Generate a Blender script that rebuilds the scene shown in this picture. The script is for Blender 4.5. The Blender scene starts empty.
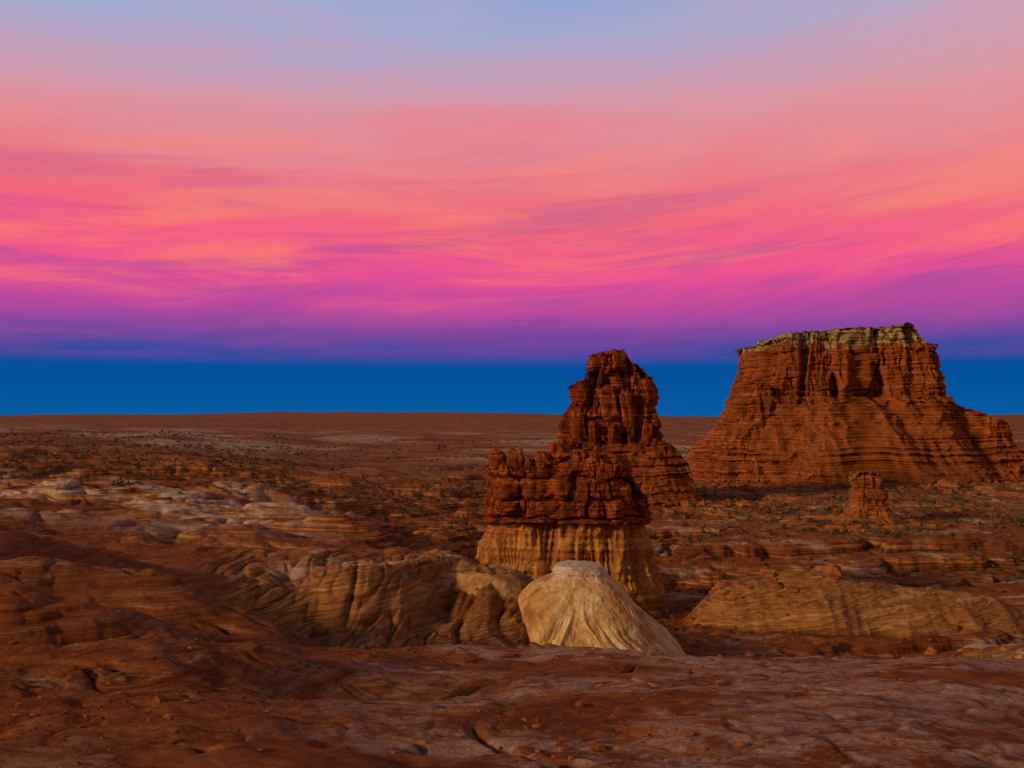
import bpy, math, numpy as np
from mathutils import Vector
F=995.0; HR=417.0
rng=np.random.default_rng(7)
# ------------------------------------------------------------ noise
_cache={}
def tabs(seed):
    if seed not in _cache:
        r=np.random.default_rng(seed+1000)
        p=r.permutation(256).astype(np.int32)
        p=np.concatenate([p,p,p])
        g=r.normal(size=(256,3)); g/=np.linalg.norm(g,axis=1)[:,None]
        a=r.uniform(0,2*np.pi,256); g2=np.stack([np.cos(a),np.sin(a)],1)
        _cache[seed]=(p,g.astype(np.float32),g2.astype(np.float32))
    return _cache[seed]
def fade(t): return t*t*t*(t*(t*6-15)+10)
def n2(x,y,seed=0):
    p,_,g=tabs(seed)
    x=np.asarray(x,dtype=np.float64);y=np.asarray(y,dtype=np.float64)
    x,y=np.broadcast_arrays(x,y)
    xf=np.floor(x);yf=np.floor(y);xi=xf.astype(np.int64)&255;yi=yf.astype(np.int64)&255
    fx=(x-xf).astype(np.float32);fy=(y-yf).astype(np.float32);u=fade(fx);v=fade(fy)
    def c(i,j):
        h=p[p[(xi+i)&255]+((yi+j)&255)]
        return g[h,0]*(fx-i)+g[h,1]*(fy-j)
    a=c(0,0);b=c(1,0);a=a+(b-a)*u
    d=c(0,1);e=c(1,1);d=d+(e-d)*u
    return (a+(d-a)*v)*1.5
def n3(x,y,z,seed=0):
    p,g,_=tabs(seed)
    x,y,z=np.broadcast_arrays(x,y,z)
    xf=np.floor(x);yf=np.floor(y);zf=np.floor(z)
    xi=xf.astype(np.int64)&255;yi=yf.astype(np.int64)&255;zi=zf.astype(np.int64)&255
    fx=(x-xf).astype(np.float32);fy=(y-yf).astype(np.float32);fz=(z-zf).astype(np.float32)
    u=fade(fx);v=fade(fy);w=fade(fz)
    def c(i,j,k):
        h=p[p[p[(xi+i)&255]+((yi+j)&255)]+((zi+k)&255)]
        return g[h,0]*(fx-i)+g[h,1]*(fy-j)+g[h,2]*(fz-k)
    def L(j,k):
        a=c(0,j,k);return a+(c(1,j,k)-a)*u
    a=L(0,0);a=a+(L(1,0)-a)*v
    b=L(0,1);b=b+(L(1,1)-b)*v
    return (a+(b-a)*w)*1.5
def fbm2(x,y,o=4,seed=0):
    s=0;a=1.0
    for i in range(o):
        s=s+a*n2(x*2**i,y*2**i,seed+i);a*=.5
    return s
def fbm3(x,y,z,o=4,seed=0):
    s=0;a=1.0
    for i in range(o):
        s=s+a*n3(x*2**i,y*2**i,z*2**i,seed+i);a*=.5
    return s
def ss(a,b,x):
    t=np.clip((x-a)/(b-a),0,1);return t*t*(3-2*t)
def gridmesh(name,V,quads,attrs=None,mat=None):
    me=bpy.data.meshes.new(name)
    n=len(V);k=quads.shape[1]
    me.vertices.add(n);me.vertices.foreach_set('co',V.astype(np.float32).ravel())
    me.loops.add(quads.size);me.loops.foreach_set('vertex_index',quads.astype(np.int32).ravel())
    me.polygons.add(len(quads));me.polygons.foreach_set('loop_start',(np.arange(len(quads))*k).astype(np.int32))
    me.update(calc_edges=True);me.validate()
    for kk,vv in (attrs or {}).items():
        a=me.attributes.new(kk,'FLOAT','POINT');a.data.foreach_set('value',np.ascontiguousarray(vv,dtype=np.float32).ravel())
    me.shade_smooth()
    ob=bpy.data.objects.new(name,me);bpy.context.scene.collection.objects.link(ob)
    if mat: me.materials.append(mat)
    return ob
# ------------------------------------------------------------ node helpers
class NT:
    def __init__(s,tree): s.t=tree;s.n=tree.nodes;s.l=tree.links
    def node(s,ty,**kw):
        nd=s.n.new(ty)
        for k,v in kw.items(): setattr(nd,k,v)
        return nd
    def put(s,sock,v):
        if isinstance(v,bpy.types.NodeSocket): s.l.new(v,sock)
        elif v is not None: sock.default_value=v
    def math(s,op,a,b=None,c=None,clamp=False):
        nd=s.node('ShaderNodeMath',operation=op);nd.use_clamp=clamp
        s.put(nd.inputs[0],a);s.put(nd.inputs[1],b)
        if c is not None:s.put(nd.inputs[2],c)
        return nd.outputs[0]
    def mix(s,f,a,b,bt='MIX'):
        nd=s.node('ShaderNodeMix',data_type='RGBA',blend_type=bt);nd.clamp_factor=True
        s.put(nd.inputs[0],f)
        def cc(v): return v if isinstance(v,bpy.types.NodeSocket) else (*v,1.0)
        s.put(nd.inputs[6],cc(a));s.put(nd.inputs[7],cc(b));return nd.outputs[2]
    def noise(s,vec,scale,detail=4,rough=.55,dist=0,col=False):
        nd=s.node('ShaderNodeTexNoise');s.put(nd.inputs['Vector'],vec)
        nd.inputs['Scale'].default_value=scale;nd.inputs['Detail'].default_value=detail
        nd.inputs['Roughness'].default_value=rough;nd.inputs['Distortion'].default_value=dist
        return nd.outputs['Color' if col else 'Fac']
    def mapr(s,v,a,b,c=0.,d=1.,st='SMOOTHSTEP'):
        nd=s.node('ShaderNodeMapRange',interpolation_type=st)
        s.put(nd.inputs[0],v)
        for i,q in zip((1,2,3,4),(a,b,c,d)): nd.inputs[i].default_value=q
        return nd.outputs[0]
    def scalev(s,v,sc):
        nd=s.node('ShaderNodeVectorMath',operation='MULTIPLY');s.put(nd.inputs[0],v);nd.inputs[1].default_value=sc;return nd.outputs[0]
    def ramp(s,f,stops,interp='LINEAR'):
        nd=s.node('ShaderNodeValToRGB');r=nd.color_ramp;r.interpolation=interp
        while len(r.elements)>1:r.elements.remove(r.elements[-1])
        r.elements[0].position=stops[0][0];r.elements[0].color=(*stops[0][1],1)
        for p,c in stops[1:]:
            e=r.elements.new(p);e.color=(*c,1)
        s.put(nd.inputs[0],f);return nd.outputs[0]
    def attr(s,name):
        nd=s.node('ShaderNodeAttribute');nd.attribute_name=name;return nd.outputs['Fac']
def newmat(name,rough=.95):
    m=bpy.data.materials.new(name);m.use_nodes=True
    b=m.node_tree.nodes['Principled BSDF'];b.inputs['Roughness'].default_value=rough
    b.inputs['Specular IOR Level'].default_value=.08
    return m,NT(m.node_tree),b
def bump(N,b,h,strength,dist):
    nd=N.node('ShaderNodeBump');nd.inputs['Strength'].default_value=strength;nd.inputs['Distance'].default_value=dist
    N.put(nd.inputs['Height'],h);N.l.new(nd.outputs[0],b.inputs['Normal'])
# ------------------------------------------------------------ rock material
def rockmat(name,size,dark,mid,light,capc,tanc,taluc):
    m,N,b=newmat(name)
    g=N.node('ShaderNodeNewGeometry');P=g.outputs['Position']
    k=1.0/size
    s1=N.noise(N.scalev(P,(k*.035,k*.035,k*.85)),1.0,6,.68,.25)
    dd=tuple(x*.7 for x in dark)
    c=N.ramp(s1,[(.30,dark),(.41,mid),(.445,dd),(.475,mid),(.50,dark),(.53,mid),(.555,light),(.58,mid),(.62,dd),(.66,mid),(.70,dark),(.76,light)])
    blot=N.noise(P,k*.3,5,.65)
    c=N.mix(N.mapr(blot,.46,.68,0,.45),c,mid)
    stain=N.noise(N.scalev(P,(k*.55,k*.55,k*.09)),1.0,5,.65)
    c=N.mix(N.mapr(stain,.46,.66,0,.8),c,tuple(x*.45 for x in dark))
    tn=N.noise(N.scalev(P,(k*.9,k*.9,k*.12)),1.0,5,.6)
    tc=N.mix(N.mapr(tn,.35,.65),tuple(x*.5 for x in tanc),tanc)
    tc=N.mix(N.mapr(s1,.5,.6,0,.7),tc,mid)
    c=N.mix(N.attr('tan'),c,tc)
    tl=N.mix(N.mapr(N.noise(P,k*.7,5,.7),.35,.65),tuple(x*.6 for x in taluc),taluc)
    c=N.mix(N.attr('talus'),c,tl)
    cp=N.mix(N.mapr(N.noise(P,k*1.3,4,.7),.40,.6),tuple(x*.35 for x in capc),capc)
    c=N.mix(N.attr('cap'),c,cp)
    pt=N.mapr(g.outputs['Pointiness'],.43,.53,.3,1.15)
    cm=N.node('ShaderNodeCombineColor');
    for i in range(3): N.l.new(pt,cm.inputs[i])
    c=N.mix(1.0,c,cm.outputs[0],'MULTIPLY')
    N.l.new(c,b.inputs['Base Color'])
    h=N.math('ADD',N.noise(P,k*1.3,8,.72),N.math('MULTIPLY',s1,1.3))
    bump(N,b,h,.9,size*.30)
    return m
DK=(.12,.028,.011);MD=(.29,.072,.019);LT=(.48,.19,.055)
mat_mesa=rockmat('mesa_sandstone',2.6,DK,MD,LT,(.42,.32,.16),(.40,.15,.045),(.36,.115,.034))
mat_b2=rockmat('butte_sandstone_far',2.0,DK,(.28,.068,.018),(.42,.15,.042),(.4,.3,.15),(.40,.16,.05),(.31,.09,.028))
mat_b1=rockmat('butte_sandstone',1.1,DK,(.29,.075,.02),(.39,.135,.038),(.46,.36,.2),(.56,.28,.08),(.34,.13,.05))
mat_hd=rockmat('hoodoo_sandstone',1.2,DK,(.32,.10,.03),(.42,.18,.06),(.4,.3,.15),(.4,.19,.07),(.36,.14,.045))
def claymat():
    m,N,b=newmat('bentonite_clay')
    g=N.node('ShaderNodeNewGeometry');P=g.outputs['Position']
    s=N.noise(N.scalev(P,(.9,.9,.3)),1.0,6,.62,.7)
    c=N.ramp(s,[(.30,(.36,.17,.05)),(.40,(.50,.29,.10)),(.49,(.64,.45,.20)),(.66,(.78,.65,.40))])
    c2=N.ramp(s,[(.30,(.24,.10,.03)),(.5,(.46,.24,.07)),(.68,(.60,.38,.14))])
    c=N.mix(N.attr('talus'),c,c2)
    w=N.mix(N.mapr(N.noise(P,3,5,.7),.3,.7),(.42,.36,.30),(.70,.63,.56))
    c=N.mix(N.attr('cap'),c,w)
    c=N.mix(N.mapr(N.noise(P,.6,6,.7),.52,.68,0,.5),c,(.40,.19,.055))
    N.l.new(c,b.inputs['Base Color'])
    h=N.math('ADD',N.noise(P,4,8,.72),N.math('MULTIPLY',N.noise(N.scalev(P,(3,3,.5)),1.0,5,.6),.5))
    bump(N,b,h,.8,.14)
    return m
mat_clay=claymat()
# ------------------------------------------------------------ ground
COLX=np.array([-400,0,150,240,330,430,520,600,680,800,900,1024,1500.])
D=np.array([5,17,25,35,45,52,58,65,80,100,130,170,190,220,300,400,600,1000,2500,8000,15000,40000.])
Z={
-400:[-5.2,-5.4,-5.4,-5.2,-5,-5,-5,-5.8,-7,-7.5,-8,-9,-9.2,-10,-10,-10,-10,-10,-10,-12,5,5],
0:[-5.6,-6.0,-6.2,-6.2,-6.0,-6.1,-6.6,-8.0,-9.2,-9.0,-9.8,-11,-11.2,-12,-12,-12,-12,-12,-13,-16,8,8],
150:[-5.8,-6.0,-6.4,-6.7,-7.3,-8.2,-8.9,-9.3,-10,-10.4,-11,-12,-12.3,-13.5,-14,-14.5,-15,-16,-19,-20,20,20],
240:[-5.8,-6.0,-6.6,-7.3,-8.8,-11.0,-9.6,-9.4,-10.2,-11.2,-12.4,-13.6,-14,-15,-16.5,-17.5,-18.5,-20,-22,-23,30,30],
330:[-5.8,-6.0,-6.8,-8.0,-10.4,-12.2,-11.0,-9.2,-10.5,-12.6,-14.3,-16,-16.6,-17.6,-19.5,-21,-22,-24,-26,-26,30,30],
430:[-5.8,-6.0,-7.0,-8.3,-10.6,-12.7,-12.0,-9.0,-10.8,-14.8,-17.3,-19.2,-19.8,-21,-22.5,-23,-24,-25,-27,-26,30,30],
520:[-5.8,-6.0,-7.0,-8.4,-10.7,-12.4,-13.0,-9.8,-16,-19.7,-22,-23.5,-23.5,-24,-24,-24,-24,-25,-27,-26,25,25],
600:[-5.8,-6.0,-7.0,-8.4,-10.7,-12.4,-13.7,-15.4,-18.5,-21.5,-24,-24.5,-24.5,-24.5,-24.5,-24.5,-25,-25,-27,-26,15,15],
680:[-5.8,-6.0,-6.9,-8.5,-10.8,-12.5,-13.9,-15.6,-19,-22,-25.3,-27.2,-24.4,-24.5,-25,-25,-25,-25,-27,-26,8,8],
800:[-5.8,-6.0,-6.9,-8.5,-11.0,-12.7,-14.2,-16,-19.6,-23,-25.8,-27.6,-23.2,-23.6,-24.6,-24.8,-25,-25,-27,-26,5,5],
900:[-5.8,-6.0,-6.9,-8.6,-11.2,-12.9,-14.4,-16.2,-19.6,-23,-25.8,-27.6,-23.0,-23.4,-24.6,-24.8,-25,-25,-27,-24,5,5],
1024:[-5.8,-6.0,-7.0,-8.7,-11.2,-12.9,-14.4,-16.2,-19.6,-23,-25.8,-27.6,-23.4,-23.8,-24.6,-24.5,-24,-24,-24,-22,5,5],
1500:[-5.8,-6.0,-7.0,-8.7,-11,-12.8,-14,-16,-19,-22,-24,-25,-24.5,-25,-25,-24,-24,-24,-24,-22,5,5]}
ZT=np.array([Z[int(c)] for c in COLX])
NF=1100
ph_f=np.radians(np.linspace(-32,32,NF))
ph_c=np.radians(np.linspace(33,327,120))
ph=np.concatenate([ph_f,ph_c]);NPH=len(ph)
lr=np.concatenate([np.linspace(math.log(3),math.log(14),40,endpoint=False),
                   np.linspace(math.log(14),math.log(420),980,endpoint=False),
                   np.linspace(math.log(420),math.log(40000),170)])
NR=len(lr);R=np.exp(lr)
RR,PH=np.meshgrid(R,ph,indexing='ij')
X=RR*np.sin(PH);Y=RR*np.cos(PH)
pw=(PH+np.pi)%(2*np.pi)-np.pi
pc=np.clip(pw,-math.radians(42),math.radians(42))
DD=np.where(np.cos(pw)>.7,RR*np.cos(pw),RR*.743)
px=np.tan(pc)*F+512
flut=6.5*np.abs(n2(X/10+.4,Y/30,1))*(.6+.8*np.clip(.5+n2(X/17,Y/17,10),0,1))+.9*np.abs(n2(X/2.6,Y/9,2))+.3*np.abs(n2(X/.9,Y/4,9))
warp=ss(46,54,DD)*(flut-2.0)+ss(70,100,DD)*4*n2(X/22,Y/22,3)
DW=DD+warp*(1-ss(400,600,DD))
px2=px+ss(40,60,DD)*(1-ss(300,500,DD))*18*n2(X/14,Y/14,4)
ld=np.log(np.clip(DW,5,40000));LD=np.log(D)
i=np.clip(np.searchsorted(LD,ld)-1,0,len(D)-2);f=np.clip((ld-LD[i])/(LD[i+1]-LD[i]),0,1)
j=np.clip(np.searchsorted(COLX,px2)-1,0,len(COLX)-2);g=np.clip((px2-COLX[j])/(COLX[j+1]-COLX[j]),0,1);g=g*g*(3-2*g)
base=(ZT[j,i]*(1-f)+ZT[j,i+1]*f)*(1-g)+(ZT[j+1,i]*(1-f)+ZT[j+1,i+1]*f)*g
def blur(a,n,ax):
    k=2*n+1
    pad=[(0,0),(0,0)];pad[ax]=(n+1,n)
    c=np.cumsum(np.pad(a,pad,mode='edge'),axis=ax)
    if ax==0:return (c[k:]-c[:-k])/k
    return (c[:,k:]-c[:,:-k])/k
nearb=1-ss(38,46,DD)
b2=base.copy()
for _ in range(2): b2=blur(b2,12,0)
base=base*(1-nearb)+b2*nearb
base=blur(blur(base,4,0),3,0)
H=base.copy()
def at(pxx,d): return ((pxx-512)/F*d)
wx=X+3*n2(X/14,Y/14,5);wy=Y+3*n2(X/14,Y/14,6)
mid=ss(66,90,DD)*(1-ss(320,600,DD))
leftm=1-ss(480,640,px)
H+=mid*leftm*(4.4*(np.abs(n2(wx/32,wy/20,11))-.28)+1.5*(np.abs(n2(wx/12,wy/9,12))-.25))
H+=mid*(1-leftm)*(1.6*(np.abs(n2(wx/19,wy/15,11))-.3)+.8*(np.abs(n2(wx/8,wy/7,12))-.25))
H+=ss(60,80,DD)*(1-ss(300,500,DD))*.40*(np.abs(n2(wx/3.0,wy/3.0,13))-.25)
cz=ss(47,51,DD)*(1-ss(66,78,DD))*ss(180,260,px)
H-=cz*(.32*(1-np.clip(np.abs(n2(wx/2.2,wy/9,7))*3.2,0,1))+.14*(1-np.clip(np.abs(n2(wx/.8,wy/3,8))*3,0,1)))
s=(Y+7*n2(X/38,Y/38,14)+3.0*np.abs(n2(X/9,Y/9,15))+1.2*np.abs(n2(X/3,Y/3,16)))
for per,amp,sd in ((34,2.4,17),(13,.65,18)):
    t=s/per+.35*n2(X/60,Y/60,sd);fr=t-np.floor(t)
    saw=np.where(fr<.10,ss(0,.10,fr),1-(fr-.10)/.90)
    H+=ss(75,95,DD)*(1-ss(240,420,DD))*(.65+.2*leftm)*amp*(saw-.5)*ss(-.3,.25,n2(X/30,Y/30,sd+5))
# near bench
near=1-ss(40,52,DD)
H+=near*(.55*n2(X/9,Y/7,21)+.12*n2(X/3.2,Y/3.2,22))*ss(8,20,DD)
rill=1-np.abs(n2((X+1.2*n2(X/3,Y/3,31))/7.5,(Y+1.2*n2(X/3,Y/3,32))/4.0,30))
H-=near*.26*np.clip((rill-.92)/.08,0,1)**2*ss(-.2,.2,n2(X/8,Y/8,33))
leftslope=(1-ss(120,520,px))*ss(19,30,DD)*(1-ss(60,75,DD))
H+=leftslope*(2.6*(np.abs(n2(wx/14+3,wy/9,51))-.25)+.25*(np.abs(n2(wx/3.6+3,wy/2.6,52))-.25))
H+=near*(.055*fbm2(X/1.3,Y/1.0,4,60))
H-=near*.05*np.clip(1-np.abs(fbm2(X/2.2,Y/1.6,2,65))*5,0,1)
far=ss(300,700,DD)
H+=far*(3.2*fbm2(X/180,Y/130,3,70)+1.2*n2(X/60,Y/45,74))
H+=ss(1000,3000,DD)*10*fbm2(X/1500,Y/500,3,75)+ss(8000,14000,DD)*14*n2(X/4000,Y/4000,79)
H+=np.exp(-((px-375)/170)**4)*44*ss(6500,9000,DD)*(1+.25*n2(X/900,Y/4000,76))
H+=np.exp(-((px-60)/90)**2)*22*ss(5500,8000,DD)+np.exp(-((px-1080)/120)**2)*40*ss(5000,8000,DD)
def terr(z,step,sharp):
    t=z/step;fl=np.floor(t);fr=t-fl
    return step*(fl+ss(.5-.5*sharp,.5+.5*sharp,fr))
zz=H+.35*n2(X/5,Y/5,80)+1.5*n2(X/60,Y/60,81)
wterr=ss(120,165,DD)*(1-ss(500,900,DD))*(.3+.5*ss(300,600,px))*(ss(-.15,.15,n2(X/45,Y/45,83)))
tz=terr(zz,2.3,.22);H=H+wterr*(tz-zz)
tz2=terr(zz,.9,.35)
H+=.4*ss(70,90,DD)*(1-ss(260,400,DD))*(tz2-zz)
zn=H+.12*n2(X/2,Y/2,84)
H+=.45*(terr(zn,.32,.35)-zn)*near*ss(.1,.35,n2(X/8,Y/5,85)+.1)*ss(9,16,DD)
# long striped mudstone whaleback + low neighbours
MH=np.full_like(H,-99.)
def ridge(cx,cy,rx,ry,top,dip,rot,pw_=4):
    global MH
    dx=X-cx;dy=Y-cy;c_,s_=math.cos(rot),math.sin(rot)
    u=dx*c_+dy*s_;v=-dx*s_+dy*c_
    q=np.abs(u/rx)**pw_+(v/ry)**2+.25*n2(X/7,Y/7,77)*np.clip((v/ry)**2,0,2)
    h=top-dip*u-5.5*np.power(np.clip(q,0,9),.9)-.9*np.abs(n2(X/5,Y/14,78))*np.clip(q*2,0,1)-.3*np.abs(n2(X/1.5,Y/5,79))*np.clip(q*2,0,1)+.9*n2(X/8,Y/8,70)
    MH=np.where(q<2.5,np.maximum(MH,h),MH)
ridge(at(880,116),116,21,9.5,-18.7,.11,-.10)
ridge(at(800,132),132,9,6,-20.6,.05,.1,2)
ridge(at(985,86),87,8,3.2,-20.2,.03,.1,2)
ridge(at(745,78),78,3.2,2.6,-18.3,0,0,2)
mmask=ss(-.3,.3,MH-H)
MH=MH+.4*(terr(MH+.05*(X+Y),.45,.5)-MH-.05*(X+Y))*.5
H=np.where(MH>H,MH,H)
H+=ss(50,70,DD)*(1-ss(300,600,DD))*.10*fbm2(X/1.3,Y/1.3,3,90)
# masks
pale=np.clip(near*ss(-.22,.2,n2(X/7,Y/3.5,100)+.5*ss(420,900,px)-.05)*ss(200,460,px),0,1)
whit=ss(80,95,DD)*(1-ss(150,230,DD))*(1-ss(200,400,px))*ss(-.05,.25,n2(X/22,Y/9,101)+.2)
whit+=.8*ss(59,62,DD)*(1-ss(66,76,DD))*ss(250,330,px)*(1-ss(440,520,px))*ss(-.1,.2,n2(X/8,Y/3,106))
whit+=ss(420,600,DD)*(1-ss(1200,2200,DD))*.8*ss(.1,.4,n2(X/120,Y/120,102)+.12)
whit+=.5*ss(60,80,DD)*(1-ss(300,400,DD))*ss(560,680,px)*ss(.2,.45,n2(X/16,Y/8,104)+.03)*(1-mmask)
scr=ss(140,220,DD)*(.35+.9*n2(X/60,Y/60,103)+.55*(1-ss(250,420,px))*ss(180,300,DD)+.35*ss(750,1000,px))
scr+=.5*ss(900,1500,DD)*ss(.0,.3,n2(X/900,Y/260,107))
clay=ss(46,50,DD)*(1-ss(70,78,DD))*ss(190,290,px)*(.8+n2(X/6,Y/6,105))
clay=np.maximum(clay,mmask*.9)
plain=ss(160,320,DD)
V=np.stack([X.ravel(),Y.ravel(),H.ravel()],1)
I=np.arange(NR*NPH).reshape(NR,NPH)
I2=np.concatenate([I,I[:,:1]],1)
q=np.stack([I2[:-1,:-1],I2[1:,:-1],I2[1:,1:],I2[:-1,1:]],-1).reshape(-1,4)[:,::-1]
def groundmat():
    m,N,b=newmat('desert_soil')
    g=N.node('ShaderNodeNewGeometry');P=g.outputs['Position']
    sx=N.node('ShaderNodeSeparateXYZ');N.l.new(g.outputs['Normal'],sx.inputs[0])
    nz=N.math('ABSOLUTE',sx.outputs[2])
    big=N.noise(P,.10,5,.62);med=N.noise(P,.5,7,.68);fine=N.noise(P,5,6,.78)
    c=N.ramp(med,[(.3,(.12,.035,.012)),(.45,(.24,.075,.022)),(.55,(.37,.135,.04)),(.68,(.50,.24,.09))])
    c=N.mix(N.mapr(big,.40,.60,0,.8),c,N.ramp(fine,[(.3,(.15,.042,.014)),(.7,(.35,.105,.03))]))
    nb_=N.noise(N.scalev(P,(.08,.08,2.6)),1.0,5,.60,.5)
    nc=N.ramp(nb_,[(.33,(.12,.032,.012)),(.42,(.34,.11,.03)),(.46,(.15,.04,.015)),(.51,(.40,.15,.045)),(.55,(.18,.05,.017)),(.60,(.50,.30,.17)),(.63,(.24,.07,.022)),(.7,(.38,.14,.045))])
    c=N.mix(N.mapr(N.attr('mid'),0,.6,.62,0),c,nc)
    st=N.noise(N.scalev(P,(.012,.012,1.3)),1.0,6,.7,.1)
    sc=N.ramp(st,[(.32,(.12,.03,.013)),(.42,(.31,.09,.025)),(.47,(.52,.30,.12)),(.50,(.24,.07,.021)),(.57,(.11,.03,.014)),(.63,(.44,.19,.06)),(.70,(.18,.05,.018))])
    mm=N.math('MULTIPLY',N.mapr(nz,.99,.88),N.mapr(N.attr('mid'),0,.6,.3,1))
    c=N.mix(mm,c,sc)
    pl=N.ramp(N.noise(P,.03,7,.70),[(.3,(.12,.04,.018)),(.47,(.27,.095,.034)),(.58,(.38,.17,.07)),(.72,(.21,.11,.045))])
    c=N.mix(N.math('MULTIPLY',N.attr('plain'),N.mapr(nz,.93,.985,.25,.9)),c,pl)
    dv_=N.node('ShaderNodeVectorRotate',rotation_type='Y_AXIS');N.l.new(P,dv_.inputs['Vector']);dv_.inputs['Angle'].default_value=.16
    cl=N.ramp(N.noise(N.scalev(dv_.outputs[0],(.10,.10,1.6)),1.0,5,.58,.4),[(.33,(.24,.09,.028)),(.41,(.48,.25,.08)),(.455,(.17,.055,.018)),(.50,(.46,.24,.075)),(.55,(.22,.08,.024)),(.60,(.58,.37,.15)),(.68,(.26,.095,.03))])
    c=N.mix(N.attr('clay'),c,cl)
    pf=N.math('MULTIPLY',N.attr('pale'),N.mapr(N.noise(N.scalev(P,(.7,1.1,1)),1,7,.68,.8),.42,.56,0,.9))
    c=N.mix(pf,c,N.mix(N.mapr(fine,.35,.65),(.34,.19,.14),(.58,.40,.32)))
    wf=N.math('MULTIPLY',N.attr('whit'),N.mapr(N.noise(N.scalev(P,(.09,.09,1.0)),1.0,7,.72),.42,.54))
    c=N.mix(wf,c,N.mix(N.mapr(med,.4,.6),(.44,.31,.21),(.70,.60,.49)))
    sf=N.math('MULTIPLY',N.attr('scr'),N.mapr(N.noise(P,.35,6,.8),.50,.60))
    c=N.mix(sf,c,(.075,.058,.022))
    grit=N.noise(P,9,6,.8)
    c=N.mix(N.mapr(grit,.54,.66,0,.55),c,(.065,.02,.009))
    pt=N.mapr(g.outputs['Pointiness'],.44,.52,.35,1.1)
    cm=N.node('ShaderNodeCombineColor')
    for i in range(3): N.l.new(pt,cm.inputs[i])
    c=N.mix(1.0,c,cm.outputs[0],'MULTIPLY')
    N.l.new(c,b.inputs['Base Color'])
    h=N.math('ADD',N.math('MULTIPLY',med,1.7),N.math('ADD',N.math('MULTIPLY',grit,.35),N.math('MULTIPLY',fine,.35)))
    bump(N,b,h,1.0,.27)
    return m
mat_g=groundmat()
ground=gridmesh('desert_ground',V,q,dict(pale=pale,whit=np.clip(whit,0,1),scr=np.clip(scr,0,1),plain=plain,clay=np.clip(clay,0,1),mid=ss(60,85,DD)),mat_g)
Hg=H
def hz(x,y):
    r=np.hypot(x,y);p=np.arctan2(x,y)
    ii=np.clip(np.searchsorted(lr,np.log(r)),1,NR-1)
    jj=np.clip(np.round((p-ph_f[0])/(ph_f[1]-ph_f[0])).astype(int),0,NF-1)
    t=np.clip((np.log(r)-lr[ii-1])/(lr[ii]-lr[ii-1]),0,1)
    return Hg[ii-1,jj]*(1-t)+Hg[ii,jj]*t
# ------------------------------------------------------------ lofted rock forms
def loft(rows,Y0,T,disp,nth=900,nz=300,ncap=60,p=2.6,tn=.5,ts=3.,attrf=None,seed=0,blk=0):
    rows=sorted(rows,key=lambda r:-r[0])
    rz=np.array([-(r[0]-HR)/F*Y0 for r in rows]);xl=np.array([(r[1]-512)/F*Y0 for r in rows]);xr=np.array([(r[2]-512)/F*Y0 for r in rows])
    bb=np.array([r[3] for r in rows])
    z=np.linspace(rz[0],rz[-1],nz)
    l=np.interp(z,rz,xl);r=np.interp(z,rz,xr);b=np.interp(z,rz,bb)
    z=np.concatenate([z,np.full(ncap,z[-1])]);l=np.concatenate([l,np.full(ncap,l[-1])]);r=np.concatenate([r,np.full(ncap,r[-1])]);b=np.concatenate([b,np.full(ncap,b[-1])])
    capk=np.concatenate([np.ones(nz),np.linspace(1,0,ncap+1)[1:]])
    th=np.linspace(0,2*np.pi,nth,endpoint=False)
    c=np.cos(th);s=np.sin(th)
    ex=np.sign(c)*np.abs(c)**(2/p);ey=np.sign(s)*np.abs(s)**(2/p)
    cx=((l+r)/2)[:,None];a=((r-l)/2)[:,None];bq=b[:,None]
    xx=cx+a*ex;yy=Y0+bq*ey;zg=np.repeat(z[:,None],nth,1)
    nx=c*np.ones_like(xx);ny=s*np.ones_like(xx)
    d=disp(xx,yy,zg,th[None,:]*np.ones_like(xx),a,bq)
    xx=xx+nx*d;yy=yy+ny*d
    k=capk[:,None];xx=cx+(xx-cx)*k;yy=Y0+(yy-Y0)*k
    tx=np.array([(t[0]-512)/F*Y0 for t in T]);tzv=np.array([-(t[1]-HR)/F*Y0 for t in T])
    tt=np.interp(xx,tx,tzv)+tn*fbm2(xx/ts+seed,yy/ts,4,200+seed)
    if blk:
        r_=np.random.default_rng(seed+5).random((97,89))
        gx=xx+.4*blk*n2(xx/blk,yy/blk,250+seed);gy=yy+.4*blk*n2(xx/blk,yy/blk,260+seed)
        u=gx/blk;v=gy/blk;iu=np.floor(u).astype(int);iv_=np.floor(v).astype(int)
        e=np.clip((1-np.abs(2*(u-iu)-1)**6)*(1-np.abs(2*(v-iv_)-1)**6),0,1)**.5
        tt=tt+blk*(.55*r_[iu%97,iv_%89]-.35)+blk*.3*(e-1)
    zg=np.minimum(zg,tt)
    V=np.stack([xx,yy,zg],-1).reshape(-1,3)
    n0=len(z);I=np.arange(n0*nth).reshape(n0,nth);I2=np.concatenate([I,I[:,:1]],1)
    q=np.stack([I2[:-1,:-1],I2[:-1,1:],I2[1:,1:],I2[1:,:-1]],-1).reshape(-1,4)
    A=attrf(xx,yy,zg,tt,d)
    return V,q,{k2:np.clip(v*np.ones_like(xx),0,1).ravel() for k2,v in A.items()}
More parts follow.
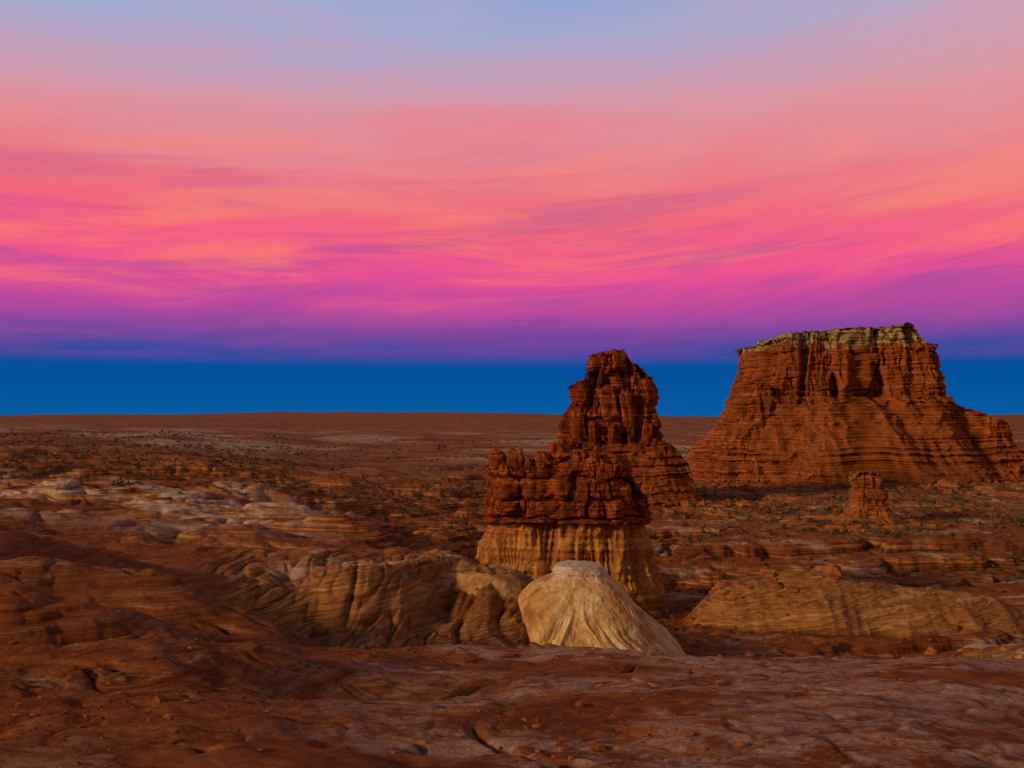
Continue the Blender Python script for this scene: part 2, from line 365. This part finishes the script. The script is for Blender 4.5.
def boulder(cx,cy,cz,sx,sy,sz,p,seed,rot=0,at_=None,n=72,m=48):
    th=np.linspace(0,2*np.pi,n,endpoint=False)[None];phi=np.linspace(-np.pi/2,np.pi/2,m)[:,None]
    def sp(v,e): return np.sign(v)*np.abs(v)**e
    e=2/p
    x=sp(np.cos(phi),e)*sp(np.cos(th),e);y=sp(np.cos(phi),e)*sp(np.sin(th),e);z=sp(np.sin(phi),e)*np.ones_like(th)
    k=1+.24*n3(x*1.1+seed,y*1.1,z*1.1,900)+.12*n3(x*2.6+seed,y*2.6,z*2.6,901)+.06*n3(x*6+seed,y*6,z*6,903)+.05*np.tanh(3*n3(z*0,z*0,z*3+seed,902))
    x=x*k*sx;y=y*k*sy;z=z*k*sz
    c_,q_=math.cos(rot),math.sin(rot)
    X_=cx+x*c_-y*q_+.15*z*math.sin(seed*5);Y_=cy+x*q_+y*c_;Z_=cz+z
    V=np.stack([X_,Y_,Z_],-1).reshape(-1,3)
    I=np.arange(m*n).reshape(m,n);I2=np.concatenate([I,I[:,:1]],1)
    q=np.stack([I2[:-1,:-1],I2[:-1,1:],I2[1:,1:],I2[1:,:-1]],-1).reshape(-1,4)
    return V,q,{k2:np.full(m*n,v) for k2,v in (at_ or dict(cap=0.,talus=0.,tan=0.)).items()}
def pb(px0,px1,r0,r1,Y,dep,p,seed,rot=0.):
    sx=(px1-px0)/2/F*Y;sz=(r1-r0)/2/F*Y
    return boulder(((px0+px1)/2-512)/F*Y,Y,-((r0+r1)/2-HR)/F*Y,sx,dep,sz,p,seed,rot)
def joinp(name,parts,mat):
    off=0;Vs=[];Q=[];A={}
    for V,q,a in parts:
        Vs.append(V);Q.append(q+off);off+=len(V)
        for k,v in a.items():A.setdefault(k,[]).append(v)
    return gridmesh(name,np.concatenate(Vs),np.concatenate(Q),{k:np.concatenate(v) for k,v in A.items()},mat)
def ledge(z,f,seed,ph=0):
    return np.tanh(3.5*n2(z*f,ph+0*z,seed))
def row2z(r,Y0): return -(r-HR)/F*Y0
def blocks(s,z,rowh,wid,seed,x,y,wob=.35,sc=2.5):
    z=z+wob*n3(x/sc,y/sc,z/sc,seed+1)*rowh;s=s+.2*sc*n3(x/sc,y/sc,z/sc,seed+2)
    k=np.floor(z/rowh).astype(int);gz=z/rowh-k
    r=np.random.default_rng(seed);tab=r.random((64,512));wt=r.uniform(.6,1.6,64);of=r.uniform(0,10,64)
    w=wid*wt[k%64];t=s/w+of[k%64];idx=np.floor(t).astype(int);fx=t-idx
    bulge=np.clip((1-np.abs(2*fx-1)**7)*(1-np.abs(2*gz-1)**7),0,1)**.5
    return bulge,tab[k%64,idx%512]
# --- mesa
def mesa_disp(x,y,z,th,a,b):
    Y0=430;cl=ss(row2z(410,Y0),row2z(401,Y0),z)
    d=5.0*(n3(x/26,y/26,z/140,301))+2.8*(1-2.2*np.abs(n3(x/12,y/12,z/60,302)))*(.6+.4*cl)
    amp=.4+1.2*np.clip(n3(x/20,y/20,z/16,315)+.5,0,1)
    d+=cl*amp*(1.3*(.6-2.4*np.abs(n3(x/5.2,y/5.2,z/22,303)))+.6*(.6-2*np.abs(n3(x/1.9,y/1.9,z/9,304))))
    bl,rn=blocks(x*.9+y*.5,z,5.2,5.5,316,x,y,.3,7)
    bl2,rn2=blocks(x*.9+y*.5,z,2.1,2.6,318,x,y,.4,4)
    d+=cl*(1.2*bl+2.0*rn+.5*bl2+.7*rn2-2.4)
    up=ss(row2z(376,Y0),row2z(372,Y0),z+.8*n2(x/10,y/10,319));d-=.9*up*cl
    lz=z+1.0*n2(x/25,y/25,305)+.35*n2(x/6,y/6,312)
    mod=.6+.9*n3(x/16,y/16,z/8,313)
    d+=(1-.35*cl)*mod*(.8*ledge(lz,.42,306)+.55*ledge(lz,1.0,307)+.3*ledge(lz,2.1,308))
    d+=(1-cl)*1.3*(.6-2*np.abs(n3(x/6,y/6,z/40,309)))
    d+=.6*fbm3(x/3,y/3,z/2.2,3,310)
    d-=cl*5.0*ss(.25,.40,n3(x/10+7,y/10,z/30,311))
    cx=at(838,430);hh=(row2z(392,Y0)-z);w=np.clip(hh,0,99)*.62
    cone=np.clip(1-np.abs(x-cx-hh*.25)/(w+1e-3),0,1)*(hh>0)
    return d+cone*np.clip(hh,0,30)*.36-1.6*cl-2.2
def mesa_attr(x,y,z,tt,d):
    cx=at(838,430);hh=(row2z(395,430)-z);w=np.clip(hh,0,99)*.62
    cone=ss(0,.35,1-np.abs(x-cx-hh*.25)/(w+1e-3))*(hh>0)
    cap=ss(row2z(350,430)-.5,row2z(349,430)+.5,z+2.6*n3(x/5,y/5,z/3,320)+2*n2(x/14,y/14,321))
    low=ss(row2z(455,430),row2z(470,430),z)
    return dict(cap=cap*1.0,talus=np.maximum(cone*.7,.55*(1-low)),tan=.5*(1-ss(row2z(412,430),row2z(402,430),z)))
mesa_rows=[(318,743,922,34),(350,743,926,36),(375,742,929,37),(397,738,930,38),(403,731,926,42),(418,726,924,46),(430,719,930,50),(445,706,940,54),(460,695,952,58),(475,678,978,64),(495,642,1018,74)]
mesa_T=[(700,352),(738,352),(741,348),(752,347),(761,344),(772,342),(775,337),(800,336),(840,334),(866,333),(875,330),(882,331),(887,339),(891,345),(900,348),(916,350),(925,356),(938,360)]
parts=[loft(mesa_rows,430,mesa_T,mesa_disp,1400,400,90,4.0,.5,3.5,mesa_attr,1,2.6)]
def sh_disp(x,y,z,th,a,b):
    lz=z+.9*n2(x/25,y/25,305)+.35*n2(x/6,y/6,312)
    d=2.0*n3(x/14,y/14,z/50,331)+1.5*(.6-2*np.abs(n3(x/5,y/5,z/40,332)))+.6*(.6-2*np.abs(n3(x/2,y/2,z/16,334)))
    mod=.6+.9*n3(x/12,y/12,z/6,313)
    return d+mod*(.9*ledge(lz,.42,306)+.6*ledge(lz,1.0,307)+.3*ledge(lz,2.1,308))+.5*fbm3(x/3,y/3,z/2,3,333)-1.4
def sh_attr(x,y,z,tt,d):
    return dict(cap=0*x,talus=.6*(1-ss(row2z(466,415),row2z(452,415),z)),tan=.25+0*x)
parts.append(loft([(398,930,962,10),(408,922,976,12),(417,920,998,16),(438,916,1000,19),(446,910,1008,21),(456,902,1014,24),(468,888,1024,28),(490,850,1060,38)],408,
    [(900,403),(944,403),(952,408),(966,411),(970,418),(997,420),(1001,438),(1008,441),(1014,455),(1040,462)],sh_disp,900,240,50,4.4,.3,3,sh_attr,2,1.6))
parts.append(loft([(380,746,766,6),(398,738,776,9),(414,726,792,12),(430,714,800,16),(446,700,812,20),(462,688,830,26),(490,650,860,34)],402,
    [(700,386),(735,392),(745,382),(765,384),(780,398),(800,420),(830,440)],sh_disp,700,220,40,2.8,.5,3,sh_attr,3,1.6))
joinp('sandstone_mesa',parts,mat_mesa)
# --- far butte
def b2_disp(x,y,z,th,a,b):
    Y0=306;cl=ss(row2z(447,Y0),row2z(438,Y0),z)
    d=1.2*n3(x/9,y/9,z/40,401)+cl*(1.7*(.5-2.4*np.abs(n3(x/5,y/5,z/30,402)))+.8*(.5-2*np.abs(n3(x/1.8,y/1.8,z/8,403))))
    d-=cl*3.0*ss(.18,.32,n3(x/4.5+2,y/4.5,z/30,404))
    bl,rn=blocks(th*14,z,4.4,3.4,410,x,y,.5)
    bl2,rn2=blocks(th*14+5,z,1.7,2.1,415,x,y)
    d+=cl*(1.1*bl+1.6*rn+.35*bl2+.7*rn2-2.4)
    lz=z+.7*n2(x/20,y/20,405)+.3*n2(x/4,y/4,416)
    mod=.6+.9*n3(x/10,y/10,z/6,417)
    d+=(1-.45*cl)*mod*(.7*ledge(lz,.5,406)+.5*ledge(lz,1.2,407))+(1-cl)*1.2*(.5-2*np.abs(n3(x/4,y/4,z/25,408)))
    return d+.45*fbm3(x/2,y/2,z/1.5,3,409)-.4
def b2_attr(x,y,z,tt,d):
    return dict(cap=0*x,talus=.7*(1-ss(row2z(478,306),row2z(465,306),z)),tan=.25*(1-ss(row2z(446,306),row2z(436,306),z)))
Yb=306
p2=[loft([(344,576,652,8),(377,575,652,8.5),(390,573,653,9.5),(405,570,653,10),(430,563,655,12),(442,559,658,14),(455,552,668,17),(470,542,676,21),(490,528,686,26),(512,505,702,34)],306,
 [(560,388),(573,386),(576,382),(586,380),(588,378),(589,360),(593,355),(600,354),(603,357),(612,353),(622,351),(625,358),(630,365),(636,366),(640,370),(644,377),(651,379),(655,386),(662,397)],b2_disp,1200,400,100,4.4,.3,2,b2_attr,4,1.4),
 loft([(430,648,664,3),(441,640,676,6),(452,634,682,8),(465,628,688,11),(480,620,692,14),(500,606,700,20)],296,
 [(630,436),(658,436),(662,442),(674,446),(680,456),(690,472)],sh_disp,500,160,30,2.8,.3,2,b2_attr,5,1.4),
 loft([(436,562,588,4),(450,550,604,7),(465,545,612,10),(480,538,620,13),(500,525,640,18)],288,
 [(540,455),(556,448),(560,442),(575,440),(600,448),(640,460)],sh_disp,500,160,30,2.8,.4,2,b2_attr,6,1.4)]
sd=0
for (a0,a1,r0,r1,dy,dep,pp) in [(590,606,354,372,-5,4,5),(608,624,351,370,-5,4,5),(642,653,378,400,-6,4,5),(598,615,386,424,-9,3,4),(622,633,392,440,-10,2.2,4),
     (575,586,384,404,-8,3.5,5),(571,583,412,444,-10,3.5,4),(590,598,420,448,-12,3,4),(606,614,426,452,-12,2.2,4),(642,652,424,446,-12,3,4)]:
    sd+=3.7;p2.append(pb(a0,a1,r0,r1,Yb+dy,dep,pp,sd,.3*math.sin(sd)))
joinp('sandstone_butte',p2,mat_b2)
# --- near butte
def b1_disp(x,y,z,th,a,b):
    Y0=134;cl=ss(row2z(517,Y0),row2z(513,Y0),z)
    d=.7*n3(x/6,y/6,z/30,501)
    bl,rn=blocks(th*9.5,z+ .15,2.5,2.3,510,x,y,.22)
    bl2,rn2=blocks(th*9.5+3,z,1.15,1.1,520,x,y)
    d+=cl*(1.35*bl+1.4*rn-1.6+.28*bl2+.4*rn2)
    d+=cl*.7*(.4-2*np.abs(n3(x/3,y/3,z/16,512)))
    lo=1-cl
    d+=lo*(.95*(.7-2.2*np.abs(n3(x/2.8,y/2.8,z/22,502)))+.4*(.7-2*np.abs(n3(x/.9,y/.9,z/9,503)))+.12*ledge(z,1.3,504)-.2)
    led=np.exp(-((z-row2z(515.5,Y0)+.3*n2(x/3,y/3,513))/.28)**2)
    return d+led*.55+.16*fbm3(x/1,y/1,z/.8,3,505)
def b1_attr(x,y,z,tt,d):
    zz=z+.4*n3(x/3,y/3,z,530)
    return dict(cap=.45*np.exp(-((zz-row2z(518.5,134))/.2)**2),talus=0*x,tan=1-ss(row2z(520,134),row2z(516,134),zz))
b1r=[(438,494,628,7.5),(452,493,630,8),(462,492,631,8.4),(478,492,632,8.6),(500,493,634,9),(513,489,638,9.3),(517,489,640,9.3),(521,491,637,9),(540,482,645,9.6),(570,475,654,10.4),(605,468,664,11.6),(650,455,680,13.5)]
b1T=[(480,468),(494,462),(506,458),(514,464),(526,462),(536,464),(546,456),(560,451),(575,449),(592,452),(602,458),(612,460),(620,468),(626,476),(632,486),(640,496)]
p1=[loft(b1r,134,b1T,b1_disp,1300,420,80,3.4,.25,1.6,b1_attr,7,1.9)]
for (a0,a1,r0,r1,dy,dep,pp) in [(491,507,450,477,-5,1.4,3.2),(507,524,449,474,-6.5,1.4,2.8),(524,535,457,478,-6.5,1.2,3.2),(537,551,451,477,-7,1.3,3.5),(549,566,443,464,-6,1.6,3.2),(567,584,450,474,-8,1.5,3.5),(585,600,452,474,-8,1.5,3.2),
     (601,617,452,476,-7,1.4,3.2),(616,630,462,482,-5.5,1.4,3.2),(494,520,478,500,-7.5,1.5,4),(522,544,479,501,-8.6,1.3,4.2),(547,571,476,499,-9,1.3,4),(574,591,478,502,-9,1.3,4),(594,611,480,501,-8.6,1.3,4),(612,631,482,503,-7.4,1.5,4),
     (556,575,439,458,-2,2,3.2),(578,598,442,458,-1,2,3.2),(602,622,501,514,-8.6,1.3,4),(496,516,501,514,-8.3,1.3,4),(535,560,501,514,-9.2,1.2,4.5)]:
    sd+=2.9;p1.append(pb(a0,a1,r0,r1,134+dy,dep,pp,sd,.25*math.sin(sd*2)))
joinp('sandstone_butte.001',p1,mat_b1)
# --- hoodoo
def h_disp(x,y,z,th,a,b):
    bl,rn=blocks(th*4,z,2.0,2.6,610,x,y)
    return .4*n3(x/3,y/3,z/8,601)+.5*bl+.5*rn-.6+.3*ledge(z,.6,602)+.2*fbm3(x,y,z,3,603)+.4*(.4-2*np.abs(n3(x/1.8,y/1.8,z/10,604)))
def h_attr(x,y,z,tt,d): return dict(cap=0*x,talus=.7*(1-ss(row2z(519,225),row2z(511,225),z)),tan=0*x+.2)
joinp('hoodoo',[loft([(466,851,877,2.4),(477,850,879,2.7),(492,849,882,3.0),(508,847,885,3.4),(514,845,889,4.0),(521,838,898,5.4),(532,815,925,9)],225,
  [(846,480),(851,477),(854,472),(866,471),(875,473),(880,486),(890,500)],h_disp,500,200,40,3.8,.2,1.5,h_attr,8,1.2)],mat_hd)
# --- clay mound
def c_disp(x,y,z,th,a,b):
    top=-9.9;dn=np.clip((top-z)/3.,0,1.2)
    s=th*6+1.4*n3(x/2,y/2,z/3,704)
    vis=.2+1.0*np.clip(n3(x/3,y/3,z/4,706)+.3,0,1)
    d=dn*vis*(.55*(.45-np.abs(n3(s/1.9,z/9,x*0,701))*1.6)+.2*(.4-np.abs(n3(s/.6,z/4,x*0,702))*1.5)+.10*(.4-np.abs(n3(s/.25,z/2,x*0,707))*1.5))
    return d+.6*n3(x/4,y/4,z/5,703)*dn+.08*fbm3(x/.5,y/.5,z/.5,3,705)
def c_attr(x,y,z,tt,d):
    return dict(cap=ss(row2z(575,63),row2z(572,63),z+.15*n3(x,y,z,710)),talus=.7*(1-ss(at(520,63),at(560,63),x+.8*n3(x/2,y/2,z/2,711)))+.25*ss(.1,.4,-d)+.35*ss(.1,.5,n3(x/1.5,y/1.5,z/5,712)),tan=0*x)
pc1=loft([(555,559,598,1.4),(566,555,603,1.5),(570,552,607,1.6),(572,554,605,1.55),(576,545,610,1.8),(582,532,616,2.2),(594,519,627,2.9),(610,509,641,3.9),(630,500,661,5.0),(650,492,679,6.2),(690,470,708,8.5)],63,
   [(545,567),(556,564),(568,562.5),(590,563),(600,564.5),(610,568)],c_disp,1100,320,50,2.5,.04,.6,c_attr,9)
pc2=loft([(564,462,506,2),(572,452,522,3),(584,442,530,4),(604,432,540,5),(628,422,552,6.2),(650,412,560,7.5),(690,395,575,9)],66,
   [(440,582),(455,572),(470,568),(500,569),(520,574),(545,588)],c_disp,900,220,50,2.2,.12,1.5,lambda x,y,z,tt,d:dict(cap=0*x,talus=.75+.5*n3(x/2,y/2,z/3,713),tan=0*x),10)
joinp('clay_mound',[pc1,pc2],mat_clay)
# ------------------------------------------------------------ scrub
def ico():
    t=(1+5**.5)/2
    v=np.array([(-1,t,0),(1,t,0),(-1,-t,0),(1,-t,0),(0,-1,t),(0,1,t),(0,-1,-t),(0,1,-t),(t,0,-1),(t,0,1),(-t,0,-1),(-t,0,1)],float);v/=np.linalg.norm(v[0])
    fc=np.array([(0,11,5),(0,5,1),(0,1,7),(0,7,10),(0,10,11),(1,5,9),(5,11,4),(11,10,2),(10,7,6),(7,1,8),(3,9,4),(3,4,2),(3,2,6),(3,6,8),(3,8,9),(4,9,5),(2,4,11),(6,2,10),(8,6,7),(9,8,1)])
    return v,fc
def scatter_pts(n,d0,d1,u0,u1,dens):
    d=np.exp(rng.uniform(np.log(d0)*1,np.log(d1),n));u=rng.uniform(u0,u1,n)
    x=u*d;y=d
    k=rng.random(n)<dens(x,y,u*F+512)
    return x[k],y[k]
xs,ys=scatter_pts(42000,110,1100,-.6,.6,lambda x,y,p:np.clip(.22+1.0*n2(x/40,y/40,103)+.3*(p<300)*(y>170)+.5*(p>680)*(y>185),0.02,1)*ss(110,220,y)*.8)
zs=hz(xs,ys);nb=len(xs);K=12
sz=rng.lognormal(-.85,.4,nb)*(1+ys/900)
dirs=rng.normal(size=(nb,K,3));dirs[...,2]=np.abs(dirs[...,2])*.8+.15;dirs/=np.linalg.norm(dirs,axis=2)[...,None]
ctr=np.stack([xs,ys,zs],1)[:,None,:]
c0=ctr+dirs*sz[:,None,None]*rng.uniform(.15,.9,(nb,K,1))
o=rng.normal(size=(nb,K,3,3))*.32*sz[:,None,None,None]
tv=(c0[:,:,None,:]+o).reshape(-1,3)
tf=np.arange(len(tv)).reshape(-1,3)
ms,N,b=newmat('sagebrush_leaf');P=N.node('ShaderNodeNewGeometry').outputs['Position']
N.l.new(N.mix(N.mapr(N.noise(P,.8,2,.6),.35,.65),(.045,.04,.018),(.12,.11,.055)),b.inputs['Base Color'])
gridmesh('sagebrush_scrub',tv,tf,None,ms)
# ------------------------------------------------------------ loose rocks
iv,fc=ico()
def rocks(name,xs,ys,sz,mat):
    n=len(xs);zs=hz(xs,ys)
    v=iv[None]*(1+.28*rng.normal(size=(n,12,1)))*rng.uniform(.6,1.3,(n,1,3))*sz[:,None,None]
    v[...,2]*=.7
    v+=np.stack([xs,ys,zs+sz*.15],1)[:,None]
    f2=(fc[None]+12*np.arange(n)[:,None,None]).reshape(-1,3)
    ob=gridmesh(name,v.reshape(-1,3),f2,dict(tan=np.full(n*12,.3)),mat);
    ob.data.shade_flat();return ob
x1,y1=scatter_pts(12000,14,60,-.6,.6,lambda x,y,p:np.clip(.12+n2(x/6,y/6,800),0.02,1))
s1=rng.lognormal(-3.9,.55,len(x1))*(1+y1/60)
x2=rng.normal(at(640,134)+3,9,260);y2=rng.normal(120,9,260);s2=rng.lognormal(-1.1,.5,260)
x3=rng.normal(at(870,225),9,160);y3=rng.normal(218,7,160);s3=rng.lognormal(-.9,.5,160)
x4=rng.normal(at(620,300),30,300);y4=rng.normal(268,14,300);s4=rng.lognormal(-.6,.5,300)
x5=rng.uniform(at(690,400),at(1040,400),500);y5=rng.normal(355,14,500);s5=rng.lognormal(-.5,.5,500)
x6,y6=scatter_pts(5000,60,160,-.1,.6,lambda x,y,p:np.clip(.1+n2(x/9,y/9,801),0.01,1));s6=rng.lognormal(-1.9,.6,len(x6))
rocks('loose_rocks',np.concatenate([x1,x2,x3,x4,x5,x6]),np.concatenate([y1,y2,y3,y4,y5,y6]),np.concatenate([s1,s2,s3,s4,s5,s6]),mat_hd)
# ------------------------------------------------------------ sky
w=bpy.data.worlds.new('sky');bpy.context.scene.world=w;w.use_nodes=True
try:
    w.cycles.sampling_method='MANUAL';w.cycles.sample_map_resolution=256
except Exception as ex: print(ex)
N=NT(w.node_tree);bg=N.n['Background']
tc=N.node('ShaderNodeTexCoord');G=tc.outputs['Generated']
sp=N.node('ShaderNodeSeparateXYZ');N.l.new(G,sp.inputs[0])
hx=N.math('SQRT',N.math('ADD',N.math('MULTIPLY',sp.outputs[0],sp.outputs[0]),N.math('MULTIPLY',sp.outputs[1],sp.outputs[1])))
e=N.math('DIVIDE',sp.outputs[2],N.math('MAXIMUM',hx,.001))
az=N.math('ARCTAN2',sp.outputs[0],sp.outputs[1])
def lin(c): return tuple(((v/255)/12.92 if v/255<=.04045 else ((v/255+.055)/1.055)**2.4) for v in c)
cv=N.node('ShaderNodeCombineXYZ')
N.l.new(N.math('MULTIPLY',az,2.8),cv.inputs[0]);N.l.new(N.math('SUBTRACT',N.math('MULTIPLY',e,19),N.math('MULTIPLY',az,N.mapr(az,-.1,.5,.4,2.2))),cv.inputs[1])
C=cv.outputs[0]
n1=N.noise(C,1.0,8,.62,.7)
n2_=N.noise(N.scalev(C,(.5,.40,1)),1.0,3,.5,.3)
wob=N.math('ADD',N.math('MULTIPLY',N.math('SUBTRACT',n1,.5),.15),N.math('MULTIPLY',N.math('SUBTRACT',n2_,.5),.12))
ee=N.math('ADD',e,N.math('MULTIPLY',wob,N.mapr(e,.055,.2,.06,1.)))
def rr(y): return (HR-y)/F
S=[(417,(6,92,162)),(385,(0,82,154)),(368,(6,78,156)),(358,(30,76,158)),(349,(72,74,160)),(332,(134,72,158)),(312,(186,72,156)),(285,(228,80,148)),(255,(244,92,136)),(225,(243,104,124)),(190,(236,118,128)),(150,(228,136,148)),(105,(214,152,168)),(60,(192,160,190)),(20,(168,168,206)),(-40,(140,165,212)),(-140,(100,120,170))]
mx=.62
col=N.ramp(N.math('DIVIDE',ee,mx),[(rr(y)/mx,lin(c)) for y,c in S])
streak=N.mapr(n1,.48,.64);band=N.math('MULTIPLY',N.mapr(e,.09,.15),N.mapr(e,.36,.24))
col=N.mix(N.math('MULTIPLY',N.math('MULTIPLY',streak,band),.6),col,lin((252,126,110)))
dk=N.noise(N.scalev(C,(.8,1.4,1)),1.5,8,.64,.6)
col=N.mix(N.math('MULTIPLY',N.math('MULTIPLY',N.mapr(dk,.48,.66),N.math('MULTIPLY',N.mapr(e,.05,.09),N.mapr(e,.32,.13))),.55),col,lin((158,76,154)))
bank=N.math('SUBTRACT',1.0,N.math('DIVIDE',N.math('ABSOLUTE',N.math('SUBTRACT',az,.03)),.26))
edge=N.math('ADD',N.math('ADD',.060,N.math('MULTIPLY',N.math('MAXIMUM',bank,0.0),.036)),N.math('MULTIPLY',N.math('SUBTRACT',dk,.5),.11))
bm=N.mapr(N.math('SUBTRACT',edge,e),-.010,.012)
col=N.mix(N.math('MULTIPLY',N.math('MULTIPLY',bm,N.mapr(e,.05,.066)),.5),col,lin((118,66,156)))
col=N.mix(N.math('MULTIPLY',N.mapr(az,.0,.5),N.math('MULTIPLY',N.mapr(e,.15,.3),.28)),col,lin((226,160,160)))
col=N.mix(N.math('MULTIPLY',N.mapr(az,.1,-.5),N.math('MULTIPLY',N.mapr(e,.27,.44),.6)),col,lin((150,172,214)))
west=N.math('MULTIPLY',N.mapr(sp.outputs[1],-.1,-.9),N.mapr(e,.9,.05))
col=N.mix(west,col,(.5,.21,.06))
up=N.mapr(sp.outputs[2],.42,.70)
col=N.mix(up,col,(.05,.043,.04))
N.l.new(col,bg.inputs['Color']);bg.inputs['Strength'].default_value=1.0
# ------------------------------------------------------------ light, camera
sl=bpy.data.lights.new('sun','SUN');sl.energy=2.5;sl.angle=math.radians(6);sl.color=(1,.60,.28)
so=bpy.data.objects.new('sun',sl);bpy.context.scene.collection.objects.link(so)
dv=Vector((.86,.46,-.31));so.rotation_euler=dv.to_track_quat('-Z','Y').to_euler()
cd=bpy.data.cameras.new('camera');cd.sensor_width=36;cd.lens=F/1024*36;cd.clip_start=.1;cd.clip_end=100000
co=bpy.data.objects.new('camera',cd);bpy.context.scene.collection.objects.link(co)
co.location=(0,0,0);co.rotation_euler=(math.radians(90)+math.atan(33/F),0,0)
bpy.context.scene.camera=co
vs=bpy.context.scene.view_settings;vs.view_transform='Standard';vs.look='None';vs.exposure=0;vs.gamma=1
